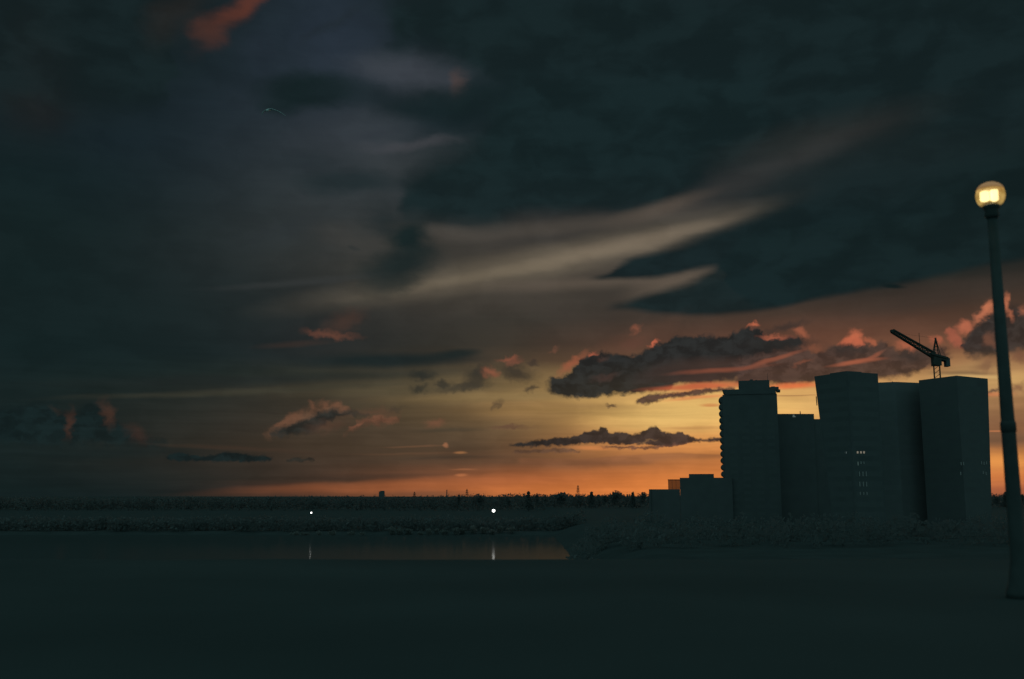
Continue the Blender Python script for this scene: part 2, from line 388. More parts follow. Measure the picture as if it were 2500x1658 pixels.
cloud(1491, 990, 11, 4, 5, (84, 64, 50), .9, .6, 'p')
cloud(1940, 940, 64, 7, 2, (222, 110, 64), .85, .7, 'l')
cloud(1940, 966, 70, 1.8, 1, (176, 128, 80), .8, .7, 'l')
cloud(1480, 920, 26, 7, 12, (78, 58, 51), .7, .8, 'p')
cloud(1470, 876, 14, 6, 10, (84, 60, 52), .6, .8, 'p')
cloud(1553, 800, 12, 8, 40, (136, 82, 62), .8, .7, 'p')
cloud(1545, 842, 26, 14, 20, (100, 66, 54), .5, .9, 'p')
cloud(1446, 866, 10, 3, 5, (176, 94, 70), .8, .6, 'p')
cloud(1597, 839, 12, 4, 28, (196, 102, 74), .9, .6, 'p')
cloud(1840, 792, 14, 5, 5, (196, 106, 76), .9, .5, 'p')
cloud(1840, 800, 8, 4, 0, (100, 66, 54), .8, .6, 'p')
cloud(1890, 822, 30, 5, -2, (176, 98, 72), .85, .7, 'p')
cloud(1955, 812, 16, 9, -30, (164, 94, 68), .8, .6, 'p')
cloud(1890, 877, 64, 5, 16, (142, 82, 61), .8, .7, 'l')
cloud(1962, 885, 18, 4, 20, (132, 78, 58), .7, .7, 'p')
cloud(1985, 850, 24, 7, -10, (128, 78, 58), .6, .8, 'p')
cloud(2095, 884, 58, 5, 9, (164, 92, 66), .85, .7, 'l')
cloud(2145, 868, 22, 4, 28, (146, 84, 62), .7, .7, 'l')
# lit cumulus tops on the right
for x, y, a, b, g, cc in ((2088, 824, 15, 17, 0, (204, 110, 78)), (2075, 833, 20, 7, 10, (196, 104, 74)), (2098, 836, 10, 8, 0, (190, 100, 72)), (2122, 829, 12, 8, -10, (166, 94, 68)), (2132, 836, 6, 9, 0, (158, 90, 64)),
                          (2212, 845, 22, 9, -10, (172, 96, 70)), (2283, 830, 13, 9, 0, (160, 90, 66)), (2330, 826, 20, 12, -40, (162, 90, 68)), (2340, 838, 14, 10, -40, (150, 84, 64)),
                          (2356, 800, 18, 13, 20, (184, 104, 76)), (2320, 812, 12, 8, 0, (150, 84, 64))):
    cloud(x, y, a, b, g, cc, .9, .5, 'p')
bank([(2345, 838), (2375, 806), (2400, 785), (2415, 765), (2440, 742), (2520, 762)], [(2345, 850), (2380, 872), (2440, 868), (2520, 850)], (44, 43, 42), .9, 10, 14, 'p', (54, 48, 44))
for x, y, a, b, g, cc in ((2398, 768, 24, 9, 52, (186, 110, 80)), (2414, 748, 14, 13, 0, (200, 118, 84)), (2455, 742, 9, 20, 0, (190, 112, 80)), (2466, 768, 7, 14, 0, (170, 100, 72)), (2496, 762, 8, 12, 0, (156, 94, 70)), (2420, 830, 16, 14, 0, (112, 74, 57)), (2490, 870, 22, 14, 0, (112, 76, 58))):
    cloud(x, y, a, b, g, cc, .85, .55, 'p')
cloud(2380, 898, 70, 12, 4, (160, 124, 82), .7, .8, 'l')
cloud(2360, 910, 70, 5, 0, (98, 78, 58), .6, .8, 'l')
cloud(2400, 918, 80, 5, -2, (206, 168, 108), .7, .8, 'l')
cloud(2410, 890, 30, 12, 20, (110, 76, 58), .7, .8, 'p')
cloud(2490, 925, 34, 16, 0, (206, 162, 102), .7, .8, 'l')
cloud(2425, 957, 16, 5, 10, (86, 64, 54), .9, .6, 'p')
cloud(2482, 948, 20, 9, 20, (116, 78, 60), .8, .7, 'p')
cloud(2430, 965, 40, 5, 3, (200, 118, 76), .6, .8, 'l')
cloud(2440, 1070, 90, 16, 0, (104, 78, 58), .75, .7, 'l')
cloud(2426, 1053, 30, 2, 0, (184, 116, 76), .8, .7, 'l')
cloud(2440, 1125, 70, 16, 0, (228, 150, 76), .6, .8, 'l')

# gentle texture through the cloud sheet, long flat streaks low down
tn = N('ShaderNodeTexNoise', noise_dimensions='2D')
link(vmath('MULTIPLY', W_LINE, (0.28, 6.5, 1)), tn.inputs['Vector'])
tn.inputs['Scale'].default_value = 1; tn.inputs['Detail'].default_value = 5; tn.inputs['Roughness'].default_value = 0.55
low = mrange(el, R(9), R(4), 0.10, 0.42)
f1_ = N('ShaderNodeMath', operation='MULTIPLY_ADD'); link(math_('SUBTRACT', tn.outputs[0], .5), f1_.inputs[0]); link(low, f1_.inputs[1]); f1_.inputs[2].default_value = 1
f2_ = N('ShaderNodeMath', operation='MULTIPLY_ADD'); link(BILLOW['s'], f2_.inputs[0]); f2_.inputs[1].default_value = .13; f2_.inputs[2].default_value = .935
fac = math_('MULTIPLY', f1_.outputs[0], f2_.outputs[0])
hs = N('ShaderNodeVectorMath', operation='SCALE')
link(col, hs.inputs[0]); link(fac, hs.inputs['Scale'])
# unseen sky overhead and behind, made brighter: added blue-green fill lifting ground and silhouettes
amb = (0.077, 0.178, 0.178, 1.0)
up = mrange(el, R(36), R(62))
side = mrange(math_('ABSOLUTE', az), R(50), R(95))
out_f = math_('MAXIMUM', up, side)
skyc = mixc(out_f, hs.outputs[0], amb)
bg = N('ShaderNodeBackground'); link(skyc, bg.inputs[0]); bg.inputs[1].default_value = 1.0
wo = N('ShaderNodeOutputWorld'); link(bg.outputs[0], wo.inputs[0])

# ------------------------------------------------------------------ materials
def mat(name, c, rough=0.8, spec=0.3, vary=0.25, scale=3.0, metal=0.0):
    m = bpy.data.materials.new(name); m.use_nodes = True
    t = m.node_tree; b = t.nodes['Principled BSDF']
    b.inputs['Roughness'].default_value = rough
    b.inputs['Specular IOR Level'].default_value = spec
    b.inputs['Metallic'].default_value = metal
    tcn = t.nodes.new('ShaderNodeTexCoord'); nz = t.nodes.new('ShaderNodeTexNoise'); rp = t.nodes.new('ShaderNodeValToRGB')
    nz.inputs['Scale'].default_value = scale; nz.inputs['Detail'].default_value = 6
    rp.color_ramp.elements[0].position = .3; rp.color_ramp.elements[1].position = .7
    rp.color_ramp.elements[0].color = tuple(v * (1 - vary) for v in c) + (1,)
    rp.color_ramp.elements[1].color = tuple(v * (1 + vary) for v in c) + (1,)
    t.links.new(tcn.outputs['Object'], nz.inputs['Vector']); t.links.new(nz.outputs[0], rp.inputs[0]); t.links.new(rp.outputs[0], b.inputs['Base Color'])
    return m
def glow(name, c, s):
    m = bpy.data.materials.new(name); m.use_nodes = True
    b = m.node_tree.nodes['Principled BSDF']
    b.inputs['Base Color'].default_value = (0.3, 0.3, 0.3, 1)
    b.inputs['Emission Color'].default_value = tuple(c) + (1,)
    b.inputs['Emission Strength'].default_value = s
    return m
M_GROUND = mat('dark_grass_ground', (.074, .079, .080), 1, .1, .15, .15)
M_CONC = mat('concrete', (.143, .141, .145), .95, .1, .08, .2)
M_CONC2 = mat('brown_concrete', (.156, .150, .154), .95, .1, .08, .2)
M_CONC3 = mat('pale_concrete', (.22, .211, .216), .95, .1, .08, .2)
M_METAL = mat('dark_painted_metal', (.068, .076, .076), .6, .3, .15, 4)
M_STEEL = mat('crane_steel', (.07, .07, .06), .6, .3, .15, 2)
M_LEAF = mat('dark_foliage', (.255, .248, .248), .95, .05, .06, .6)
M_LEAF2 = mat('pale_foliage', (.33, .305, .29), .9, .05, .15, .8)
def leafy(m, f=.7):
    t = m.node_tree; b = t.nodes['Principled BSDF']; o = t.nodes['Material Output']
    tl = t.nodes.new('ShaderNodeBsdfTranslucent'); mx = t.nodes.new('ShaderNodeMixShader'); mx.inputs[0].default_value = f
    t.links.new(b.inputs['Base Color'].links[0].from_socket, tl.inputs[0]); t.links.new(b.outputs[0], mx.inputs[1]); t.links.new(tl.outputs[0], mx.inputs[2]); t.links.new(mx.outputs[0], o.inputs[0])
leafy(M_LEAF); leafy(M_LEAF2)
M_BARK = mat('bark', (.15, .14, .135), .95, .1, .2, 5)
M_GLASS = mat('dark_window_glass', (.155, .153, .156), .95, .1, .03, 1)
M_GLASS2 = mat('pale_window_glass', (.21, .203, .208), .95, .1, .03, 1)
M_FEATHER = mat('white_feathers', (.75, .75, .72), .8, .2, .04, 8)
M_WING = mat('grey_feathers', (.28, .29, .30), .8, .2, .1, 8)

# ------------------------------------------------------------------ mesh helpers
def obj(name, bm, m, parent=None, smooth=False):
    me = bpy.data.meshes.new(name)
    bmesh.ops.recalc_face_normals(bm, faces=bm.faces[:])
    bm.to_mesh(me); bm.free()
    if smooth:
        for p in me.polygons: p.use_smooth = True
    me.materials.append(m)
    o = bpy.data.objects.new(name, me); C.objects.link(o)
    if parent is not None: o.parent = parent; o.matrix_parent_inverse = parent.matrix_world.inverted()
    return o
def tag(o, label=None, cat=None, group=None, kind=None):
    if label: o['label'] = label
    if cat: o['category'] = cat
    if group: o['group'] = group
    if kind: o['kind'] = kind
    return o
def thing(name, loc, label, cat, group=None, rz=0):
    o = bpy.data.objects.new(name, None); C.objects.link(o)
    o.location = loc; o.rotation_euler = (0, 0, rz)
    o.matrix_world = Matrix.Translation(Vector(loc)) @ Matrix.Rotation(rz, 4, 'Z')
    return tag(o, label, cat, group)
def copy_tree(o, parent=None):
    c = o.copy(); C.objects.link(c)
    if parent is not None: c.parent = parent
    for ch in list(o.children): copy_tree(ch, c)
    return c
def quad(bm, pts): return bm.faces.new([bm.verts.new(p) for p in pts])
def prism(bm, ring, z0, z1, ring0=None, capped=True):
    """solid between a lower ring (ring0, or ring) at z0 and an upper ring at z1; rings are xy points"""
    r0 = ring0 or ring
    a = [bm.verts.new((p[0], p[1], z0)) for p in r0]; b = [bm.verts.new((p[0], p[1], z1)) for p in ring]
    n = len(a)
    for i in range(n): bm.faces.new((a[i], a[(i + 1) % n], b[(i + 1) % n], b[i]))
    if capped: bm.faces.new(b); bm.faces.new(a[::-1])
def box(bm, c, s, rz=0.0):
    M = Matrix.Translation(Vector(c)) @ Matrix.Rotation(rz, 4, 'Z') @ Matrix.Diagonal(Vector((*s, 1)))
    bmesh.ops.create_cube(bm, size=1, matrix=M)
def bar(bm, p, q, r, n=6, r2=None):
    p, q = Vector(p), Vector(q); d = q - p
    M = Matrix.Translation((p + q) / 2) @ d.to_track_quat('Z', 'Y').to_matrix().to_4x4()
    bmesh.ops.create_cone(bm, cap_ends=True, segments=n, radius1=r, radius2=r if r2 is None else r2, depth=d.length, matrix=M)
def lathe(bm, prof, c=(0, 0, 0), n=24):
    rings = []
    for r, z in prof:
        rings.append([bm.verts.new((c[0] + r * math.cos(2 * math.pi * i / n), c[1] + r * math.sin(2 * math.pi * i / n), c[2] + z)) for i in range(n)])
    for a, b in zip(rings, rings[1:]):
        for i in range(n): bm.faces.new((a[i], a[(i + 1) % n], b[(i + 1) % n], b[i]))
    if prof[0][0] > 1e-4: bm.faces.new(rings[0][::-1])
    if prof[-1][0] > 1e-4: bm.faces.new(rings[-1])

# ------------------------------------------------------------------ terrain and river
def sst(a, b, v):
    t = min(max((v - a) / (b - a), 0), 1); return t * t * (3 - 2 * t)
def height(x, y):
    river = -2.0
    right = sst(6.5, 30, x - 0.01 * (y - 250)) * 6.5
    far = sst(396, 408, y + 6 * math.sin(x * .013)) * 3.2 + sst(430, 900, y) * 1.2
    left = sst(-560, -640, x) * 5
    base = river + max(right, far, left)
    p = 1 - sst(26.0, 40.0, y)
    z = base * (1 - p) + 14.0 * p
    return z + (0.10 * math.sin(x * .7 + y * .3) * math.sin(y * .9) if 27 < y else 0.02 * math.sin(x * .9) * math.sin(y * .8))
xs = [-9000, -5000, -2500, -1500, -1000, -800] + list(range(-700, -60, 20)) + list(range(-60, 61, 3)) + list(range(80, 420, 20)) + [500, 700, 1000, 1500, 2500, 5000, 9000]
ys = [-400, -200, -100, -50] + list(range(-30, 24, 6)) + [24, 25, 25.8, 26.5, 28, 30, 32, 34, 36, 38, 40, 44, 50] + list(range(60, 390, 15)) + list(range(388, 416, 2)) + [420, 430, 450, 480, 520, 580, 650, 750, 900, 1200, 2000, 4000, 9000, 14000]
bm = bmesh.new()
G = [[bm.verts.new((x, y, height(x, y))) for x in xs] for y in ys]
for j in range(len(ys) - 1):
    for i in range(len(xs) - 1): bm.faces.new((G[j][i], G[j][i + 1], G[j + 1][i + 1], G[j + 1][i]))
tag(obj('ground', bm, M_GROUND, smooth=True), kind='structure')

mw = bpy.data.materials.new('river_water'); mw.use_nodes = True
t = mw.node_tree; t.nodes.clear()
mx = t.nodes.new('ShaderNodeMixShader'); b = t.nodes.new('ShaderNodeBsdfGlossy'); df = t.nodes.new('ShaderNodeBsdfDiffuse'); o_ = t.nodes.new('ShaderNodeOutputMaterial')
b.inputs['Roughness'].default_value = .09; b.inputs['Color'].default_value = (1, 1, 1, 1); df.inputs['Color'].default_value = (.075, .08, .081, 1)
mx.inputs[0].default_value = .14
t.links.new(df.outputs[0], mx.inputs[1]); t.links.new(b.outputs[0], mx.inputs[2]); t.links.new(mx.outputs[0], o_.inputs[0])
tcn = t.nodes.new('ShaderNodeTexCoord'); mp = t.nodes.new('ShaderNodeMapping'); nz = t.nodes.new('ShaderNodeTexNoise'); bp = t.nodes.new('ShaderNodeBump')
mp.inputs['Scale'].default_value = (.25, .8, 1); nz.inputs['Scale'].default_value = .6; nz.inputs['Detail'].default_value = 4
bp.inputs['Strength'].default_value = .05; bp.inputs['Distance'].default_value = .3
t.links.new(tcn.outputs['Object'], mp.inputs[0]); t.links.new(mp.outputs[0], nz.inputs['Vector']); t.links.new(nz.outputs[0], bp.inputs['Height']); t.links.new(bp.outputs[0], b.inputs['Normal'])
bm = bmesh.new(); quad(bm, [(-690, 30, 0), (70, 30, 0), (70, 420, 0), (-690, 420, 0)])
tag(obj('river', bm, mw), kind='structure')

# ------------------------------------------------------------------ foliage
def leaf_cloud(bm, c, rad, n, size, rnd):
    for _ in range(n):
        while True:
            v = Vector((rnd.uniform(-1, 1), rnd.uniform(-1, 1), rnd.uniform(-1, 1)))
            if .2 < v.length < 1: break
        p = Vector(c) + Vector((v.x * rad[0], v.y * rad[1], v.z * rad[2]))
        u = Vector((rnd.gauss(0, 1), rnd.gauss(0, 1), rnd.gauss(0, 1))).normalized(); w = u.orthogonal().normalized()
        s = size * rnd.uniform(.6, 1.3)
        quad(bm, [p - u * s, p - w * s * .8, p + u * s, p + w * s * .8])
def crown_bm(c, w, h, rnd, n, size, conifer=False):
    bm = bmesh.new()
    if conifer:
        n *= 2
        for k in range(6):
            f = k / 5
            leaf_cloud(bm, (c[0], c[1], c[2] - h / 2 + h * (f * .95)), (w / 2 * (1 - f * .72), w / 2 * (1 - f * .72), h * .12), n // 6, size, rnd)
    else:
        for k in range(6):
            a = rnd.uniform(0, 6.3); q = rnd.uniform(0, .28) * w
            leaf_cloud(bm, (c[0] + q * math.cos(a), c[1] + q * math.sin(a), c[2] + rnd.uniform(-.22, .25) * h), (w * .30, w * .30, h * .27), n // 6, size, rnd)
    return bm
def skyline(x):                     # height in the photograph of the far treetops
    pts = [(-400, 1215), (0, 1214), (300, 1217), (480, 1212), (560, 1216), (680, 1213), (800, 1211), (900, 1212), (1000, 1213), (1100, 1211), (1180, 1208), (1210, 1211), (1240, 1206), (1330, 1208), (1370, 1204), (1400, 1207), (1500, 1207), (1600, 1206), (1900, 1206), (2400, 1207), (2900, 1206)]
    for (a, b_), (c, d) in zip(pts, pts[1:]):
        if a <= x <= c: return b_ + (d - b_) * (x - a) / (c - a)
    return 1210
rnd = random.Random(3)
bm = bmesh.new()
px = -200
while px < 2700:
    for D in (900, 960, 1040):
        x_ = px + rnd.uniform(-6, 6)
        top = at(x_, skyline(x_) - 3.0 + rnd.uniform(-2.6, 3.2) + (0 if D == 960 else 1.5), D)
        w = rnd.uniform(5, 9); g = height(top.x, D)
        hh = max(top.z - g, 3)
        leaf_cloud(bm, (top.x, D, g + hh * .45), (w * .75, w * .6, hh * .45), 34, 1.1, rnd)
        leaf_cloud(bm, (top.x + rnd.uniform(-1, 1), D, g + hh * .82), (w * .3, w * .3, hh * .17), 16, .6, rnd)
    px += 11
tag(obj('woodland', bm, M_LEAF), kind='stuff')
bm = bmesh.new()
px = -350
while px < 1420:
    for _ in range(2):
        D = rnd.uniform(412, 432); q = at(px + rnd.uniform(-10, 10), 1250, D); g = height(q.x, D); hh = rnd.uniform(5.0, 7.0)
        leaf_cloud(bm, (q.x, D, g + hh * .45), (3.6, 2.6, hh * .5), 40, .7, rnd)
    px += 14
tag(obj('shoreline_thicket', bm, M_LEAF), kind='stuff')
bm = bmesh.new()
px = 1420
while px < 2700:
    for _ in range(2):
        D = rnd.uniform(215, 285); q = at(px + rnd.uniform(-12, 12), 1250, D); g = height(q.x, D); hh = rnd.uniform(4, 8)
        leaf_cloud(bm, (q.x, D, g + hh * .45), (3.4, 2.6, hh * .5), 46, .55, rnd)
    px += 22
tag(obj('riverside_thicket', bm, M_LEAF), kind='stuff')

def tree(px, py, D, wpx, label, conifer=False, name='tree'):
    top = at(px, py, D); g = height(top.x, D); w = wpx * D / FPX
    t_ = thing(name, (top.x, D, g), label, 'tree', 'trees breaking the far skyline')
    h = top.z - g; r_ = random.Random(int(px))
    obj('crown', crown_bm((top.x, D, g + h * .60), w, h * .82, r_, 300, w * .075 + .15, conifer), M_LEAF, t_)
    b_ = bmesh.new(); bar(b_, (top.x, D, g), (top.x, D, g + h * .75), .28, 8, .12)
    for k in range(4):
        a = r_.uniform(0, 6.3); bar(b_, (top.x, D, g + h * (.3 + .1 * k)), (top.x + math.cos(a) * w * .3, D + math.sin(a) * w * .3, g + h * (.5 + .1 * k)), .1, 5, .04)
    obj('trunk', b_, M_BARK, t_)
for px, py, w, lb, cf in (
    (1121, 1203, 14, 'small round tree on the skyline between the thin chimney and the lattice pylon', False),
    (1172, 1205, 26, 'low wide tree on the skyline just right of the middle pylon', False),
    (1240, 1203, 16, 'dark bushy tree on the skyline straight above the bright white lamp', False),
    (1290, 1203, 26, 'pointed conifer tree on the skyline midway between the two taller pylons', True),
    (1312, 1203, 14, 'small tree on the skyline right beside the pointed conifer', False),
    (1372, 1202, 40, 'long low tree clump on the skyline left of the tallest pylon', False),
    (1444, 1203, 22, 'thin pointed tree on the skyline just right of the tallest pylon', True),
    (1478, 1201, 18, 'round tree on the skyline left of the broadest crown', False),
    (1503, 1197, 34, 'broadest tree crown on the skyline, left of the flat roofed block', False),
    (1545, 1204, 20, 'slim pointed tree on the skyline in the dip before the flat roofed block', True),
    (1572, 1201, 20, 'rounded tree touching the left end of the flat roofed block', False),
    (2432, 1205, 16, 'low tree on the skyline in the gap right of the tall office block', False),
    (2455, 1204, 24, 'pointed tree on the skyline just left of the lamp post foot', True),
    (2494, 1206, 18, 'low tree at the right photo edge behind the lamp post', False)):
    tree(px, py, 850, w, lb, cf)

# faint row of bushes on the far shore: one built, the rest copied
r_ = random.Random(11)
def bush(D):
    t_ = thing('bush', (0, 0, 0), 'small pale bush in the row along the far shore, above the water strip', 'bush', 'pale bushes along the far shore')
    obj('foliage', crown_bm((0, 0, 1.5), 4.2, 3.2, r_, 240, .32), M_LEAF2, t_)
    b_ = bmesh.new()
    for k in range(4): bar(b_, (0, 0, 0), (r_.uniform(-.8, .8), r_.uniform(-.5, .5), 1.5), .07, 5, .03)
    obj('stem', b_, M_BARK, t_)
    return t_
bush0 = bush(404)
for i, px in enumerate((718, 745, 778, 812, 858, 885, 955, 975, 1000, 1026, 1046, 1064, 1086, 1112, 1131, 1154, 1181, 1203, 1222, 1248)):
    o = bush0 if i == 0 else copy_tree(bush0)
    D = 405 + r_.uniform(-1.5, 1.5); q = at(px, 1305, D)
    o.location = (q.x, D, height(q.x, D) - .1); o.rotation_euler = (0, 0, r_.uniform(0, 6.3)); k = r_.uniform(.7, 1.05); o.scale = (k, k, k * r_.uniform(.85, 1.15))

# ------------------------------------------------------------------ skyline structures
def pylon(px, ytop, D, label, wid=2.2):
    top = at(px, ytop, D); g = height(top.x, D); h = top.z - g
    t_ = thing('power_pylon', (top.x, D, g), label, 'pylon', 'pylons on the far skyline')
    b_ = bmesh.new(); x, y = top.x, D
    for sx in (-1, 1):
        for sy in (-1, 1): bar(b_, (x + sx * wid, y + sy * wid, g), (x + sx * .3, y + sy * .3, g + h), .24, 5)
    n = 8
    for k in range(n):
        f0, f1 = k / n, (k + 1) / n; a = wid + (.3 - wid) * f0; c = wid + (.3 - wid) * f1
        for sy in (-1, 1):
            bar(b_, (x - a, y + sy * a, g + h * f0), (x + c, y + sy * c, g + h * f1), .1, 4); bar(b_, (x + a, y + sy * a, g + h * f0), (x - c, y + sy * c, g + h * f1), .1, 4)
    obj('lattice_mast', b_, M_STEEL, t_)
    b_ = bmesh.new()
    for f, L in ((.72, 2.4), (.82, 1.9), (.91, 1.4)):
        bar(b_, (x - L, y, g + h * f), (x + L, y, g + h * f), .15, 5); bar(b_, (x - L, y, g + h * f), (x, y, g + h * (f + .035)), .1, 4); bar(b_, (x + L, y, g + h * f), (x, y, g + h * (f + .035)), .1, 4)
    obj('crossarm', b_, M_STEEL, t_)
pylon(1411, 1185, 1090, 'tallest lattice pylon on the skyline left of the apartment tower', 2.4)
pylon(1140, 1194, 1090, 'smaller lattice pylon on the skyline left of the bright white lamp', 2.2)
pylon(1012, 1201, 1090, 'faint short pylon on the skyline right of the small dark block', 1.8)
top = at(1091, 1196, 1075); g = height(top.x, 1075)
ch = thing('chimney', (top.x, 1075, g), 'thin straight chimney standing up from the far treeline', 'chimney')
b_ = bmesh.new(); lathe(b_, [(.75, 0), (.5, top.z - g - .6)], (top.x, 1075, g), 12); obj('stack', b_, M_CONC, ch)
b_ = bmesh.new(); lathe(b_, [(.52, 0), (.62, .1), (.62, .5), (.5, .6)], (top.x, 1075, top.z - .6), 12); obj('rim', b_, M_CONC, ch)
a, b2 = at(925, 1200, 1075), at(937.5, 1200, 1075); g = height(a.x, 1075)
sb = thing('rooftop_block', ((a.x + b2.x) / 2, 1075, g), 'small dark square tower block rising above the far treeline at left', 'building')
b_ = bmesh.new(); box(b_, ((a.x + b2.x) / 2, 1078, (a.z + g) / 2), (b2.x - a.x, 6, a.z - g)); obj('wall', b_, M_CONC, sb)
b_ = bmesh.new(); box(b_, ((a.x + b2.x) / 2 + .6, 1078, a.z + .35), (b2.x - a.x - 1.4, 4.4, .7)); obj('roof', b_, M_CONC, sb)

# street lights on the far shore
M_LIT = glow('white_lamp_light', (1, 1, .95), 7)
def far_lamp(px, py, D, r, label):
    p = at(px, py, D); g = height(p.x, D)
    t_ = thing('street_light', (p.x, D, g), label, 'street light', 'street lights on the far shore')
    b_ = bmesh.new(); bar(b_, (p.x, D + .6, g), (p.x, D + .6, p.z), .09, 8, .06); obj('pole', b_, M_METAL, t_)
    b_ = bmesh.new(); bar(b_, (p.x, D + .6, p.z), (p.x, D, p.z + r + .1), .05, 6); obj('arm', b_, M_METAL, t_)
    b_ = bmesh.new(); lathe(b_, [(r * .1, -r), (r * .7, -r * .75), (r, -r * .1), (r * .85, r * .6), (r * .2, r)], p, 14); obj('lamp', b_, M_LIT, t_, True)
far_lamp(1205, 1247, 409, .56, 'brighter white street light across the river, right of centre below the skyline')
far_lamp(760, 1252, 409, .27, 'smaller dimmer white street light across the river at left')

# ------------------------------------------------------------------ buildings on the right bank
def face_frame(ring, ring0, z0, z1, i):
    n = len(ring); A, B = Vector((*ring0[i], z0)), Vector((*ring0[(i + 1) % n], z0)); A1, B1 = Vector((*ring[i], z1)), Vector((*ring[(i + 1) % n], z1))
    return A, B, A1, B1
def bil(f, u, v):
    A, B, A1, B1 = f; return (A * (1 - u) + B * u) * (1 - v) + (A1 * (1 - u) + B1 * u) * v
def panel(bm, f, u0, u1, v0, v1, out, th=.12):
    n = (f[1] - f[0]).cross(f[2] - f[0]).normalized()
    if n.dot(EYE - f[0]) < 0: n = -n
    q = [bil(f, u0, v0), bil(f, u1, v0), bil(f, u1, v1), bil(f, u0, v1)]
    a_ = [bm.verts.new(p - n * th) for p in q]; b_ = [bm.verts.new(p + n * out) for p in q]
    for i in range(4): bm.faces.new((a_[i], a_[(i + 1) % 4], b_[(i + 1) % 4], b_[i]))
    bm.faces.new(b_); bm.faces.new(a_[::-1])
def corner_block(root, roof_px, D, zbase, flare, mat_, storeys, ribbons=True):
    """block whose near roof corner is roof_px[1]; the other two roof ends lie at the same height"""
    B = at(*roof_px[1], D); h = B.z - EYE.z
    A, C_ = at_z(*roof_px[0], h), at_z(*roof_px[2], h)
    Dd = A + C_ - B
    ring = [(A.x, A.y), (B.x, B.y), (C_.x, C_.y), (Dd.x, Dd.y)]
    V2 = [Vector(p_) for p_ in ring]; e = (V2[1] - V2[0]).normalized(); g_ = (V2[1] - V2[2]).normalized()
    ring0 = [tuple(V2[0] + e * flare[0]), tuple(V2[1]), tuple(V2[2] + g_ * flare[1]), tuple(V2[3] + e * flare[0] + g_ * flare[1])]
    b_ = bmesh.new(); prism(b_, ring, zbase, B.z, ring0); obj('wall', b_, mat_, root)
    faces = [face_frame(ring, ring0, zbase, B.z, 0), face_frame(ring, ring0, zbase, B.z, 1)]
    if ribbons:
        for f in faces:
            for s in range(storeys):
                v0 = (s + .35) / (storeys + .8); v1 = (s + .85) / (storeys + .8)
                b_ = bmesh.new(); panel(b_, f, .06, .94, v0, v1, .004); obj('window', b_, M_GLASS, root)
    return ring, ring0, B.z, faces
ZB = 4.3
# main office tower
c0 = at(2070, 1200, 330)
tw = thing('office_tower', (c0.x, 330, ZB), 'dark office tower flaring toward its top, with a few dim lit windows', 'building')
ring1, ring10, zt1, f1 = corner_block(tw, [(1988, 919), (2070, 907.5), (2143, 912)], 326, ZB, (5.6, 0), M_CONC, 15)
b_ = bmesh.new(); cx = sum(p[0] for p in ring1) / 4; cy = sum(p[1] for p in ring1) / 4
prism(b_, [(cx + (p[0] - cx) * .5, cy + (p[1] - cy) * .5) for p in ring1], zt1 + .01, zt1 + .8); obj('plant_room', b_, M_CONC, tw)
def lit(f, root, px, py, wpx, hpx, m):
    """a window of the given photo size where the sight line meets that facade"""
    n = (f[1] - f[0]).cross(f[2] - f[0]).normalized(); d = ray(px, py)
    p = EYE + d * ((f[0] - EYE).dot(n) / d.dot(n))
    if n.dot(EYE - p) < 0: n = -n
    e = (f[1] - f[0]).normalized(); up_ = n.cross(e).normalized()
    if up_.z < 0: up_ = -up_
    k = (p - EYE).length / FPX; w, h = wpx * k * 1.25, hpx * k
    b_ = bmesh.new()
    for sx in (0,):
        q = [p + e * (s * (w / 2 + .06)) + up_ * (t_ * (h / 2 + .06)) for s, t_ in ((-1, -1), (1, -1), (1, 1), (-1, 1))]
        va = [b_.verts.new(v + n * .012) for v in q]; vb = [b_.verts.new(v + n * .07) for v in q]
        for i in range(4): b_.faces.new((va[i], va[(i + 1) % 4], vb[(i + 1) % 4], vb[i]))
        b_.faces.new(vb); b_.faces.new(va[::-1])
    fr = obj('lit_window', b_, M_METAL, root)
    b_ = bmesh.new(); q = [p + e * (s * (w / 2 - .06)) + up_ * (t_ * h / 2) + n * .075 for s, t_ in ((-1, -1), (1, -1), (1, 1), (-1, 1))]
    quad(b_, q); obj('pane', b_, m, fr)
M_W1 = glow('warm_window_light', (1, .80, .58), .17)
M_W2 = glow('dim_window_light', (.75, 1, .85), .030)
M_W3 = glow('faint_window_light', (.9, 1, .95), .007)
M_W4 = glow('cold_window_light', (.85, 1, 1), .06)
F = f1[1]
for px in (2093.5, 2101.5, 2109): lit(F, tw, px, 1104.5, 4.6, 5, M_W1)
lit(f1[0], tw, 2068 - 1.5, 1105, 2.6, 5, M_W4); lit(f1[0], tw, 2063, 1105, 2, 3, M_W3)
lit(F, tw, 2094.5, 1132, 3.2, 9, M_W2); lit(F, tw, 2102, 1130, 4, 6, M_W3); lit(F, tw, 2109, 1130, 3, 6, M_W3)
for y in (1157, 1182, 1205):
    for k, px in enumerate((2098, 2106.5, 2114.5)): lit(F, tw, px + (y - 1157) * .04, y, 3.2, 11 if y < 1200 else 7, M_W3)
# narrow screen fin at the tower's left corner
A = Vector((*ring1[0], zt1)); A0 = Vector((*ring10[0], ZB)); pl = at(1993.6, 968, A.y); ph = at(1995.6, 990, A.y)
b_ = bmesh.new(); bar(b_, (pl.x - .15, A.y, pl.z), (ph.x - .15, A.y, ph.z), .16, 6); obj('fin', b_, M_CONC, tw)
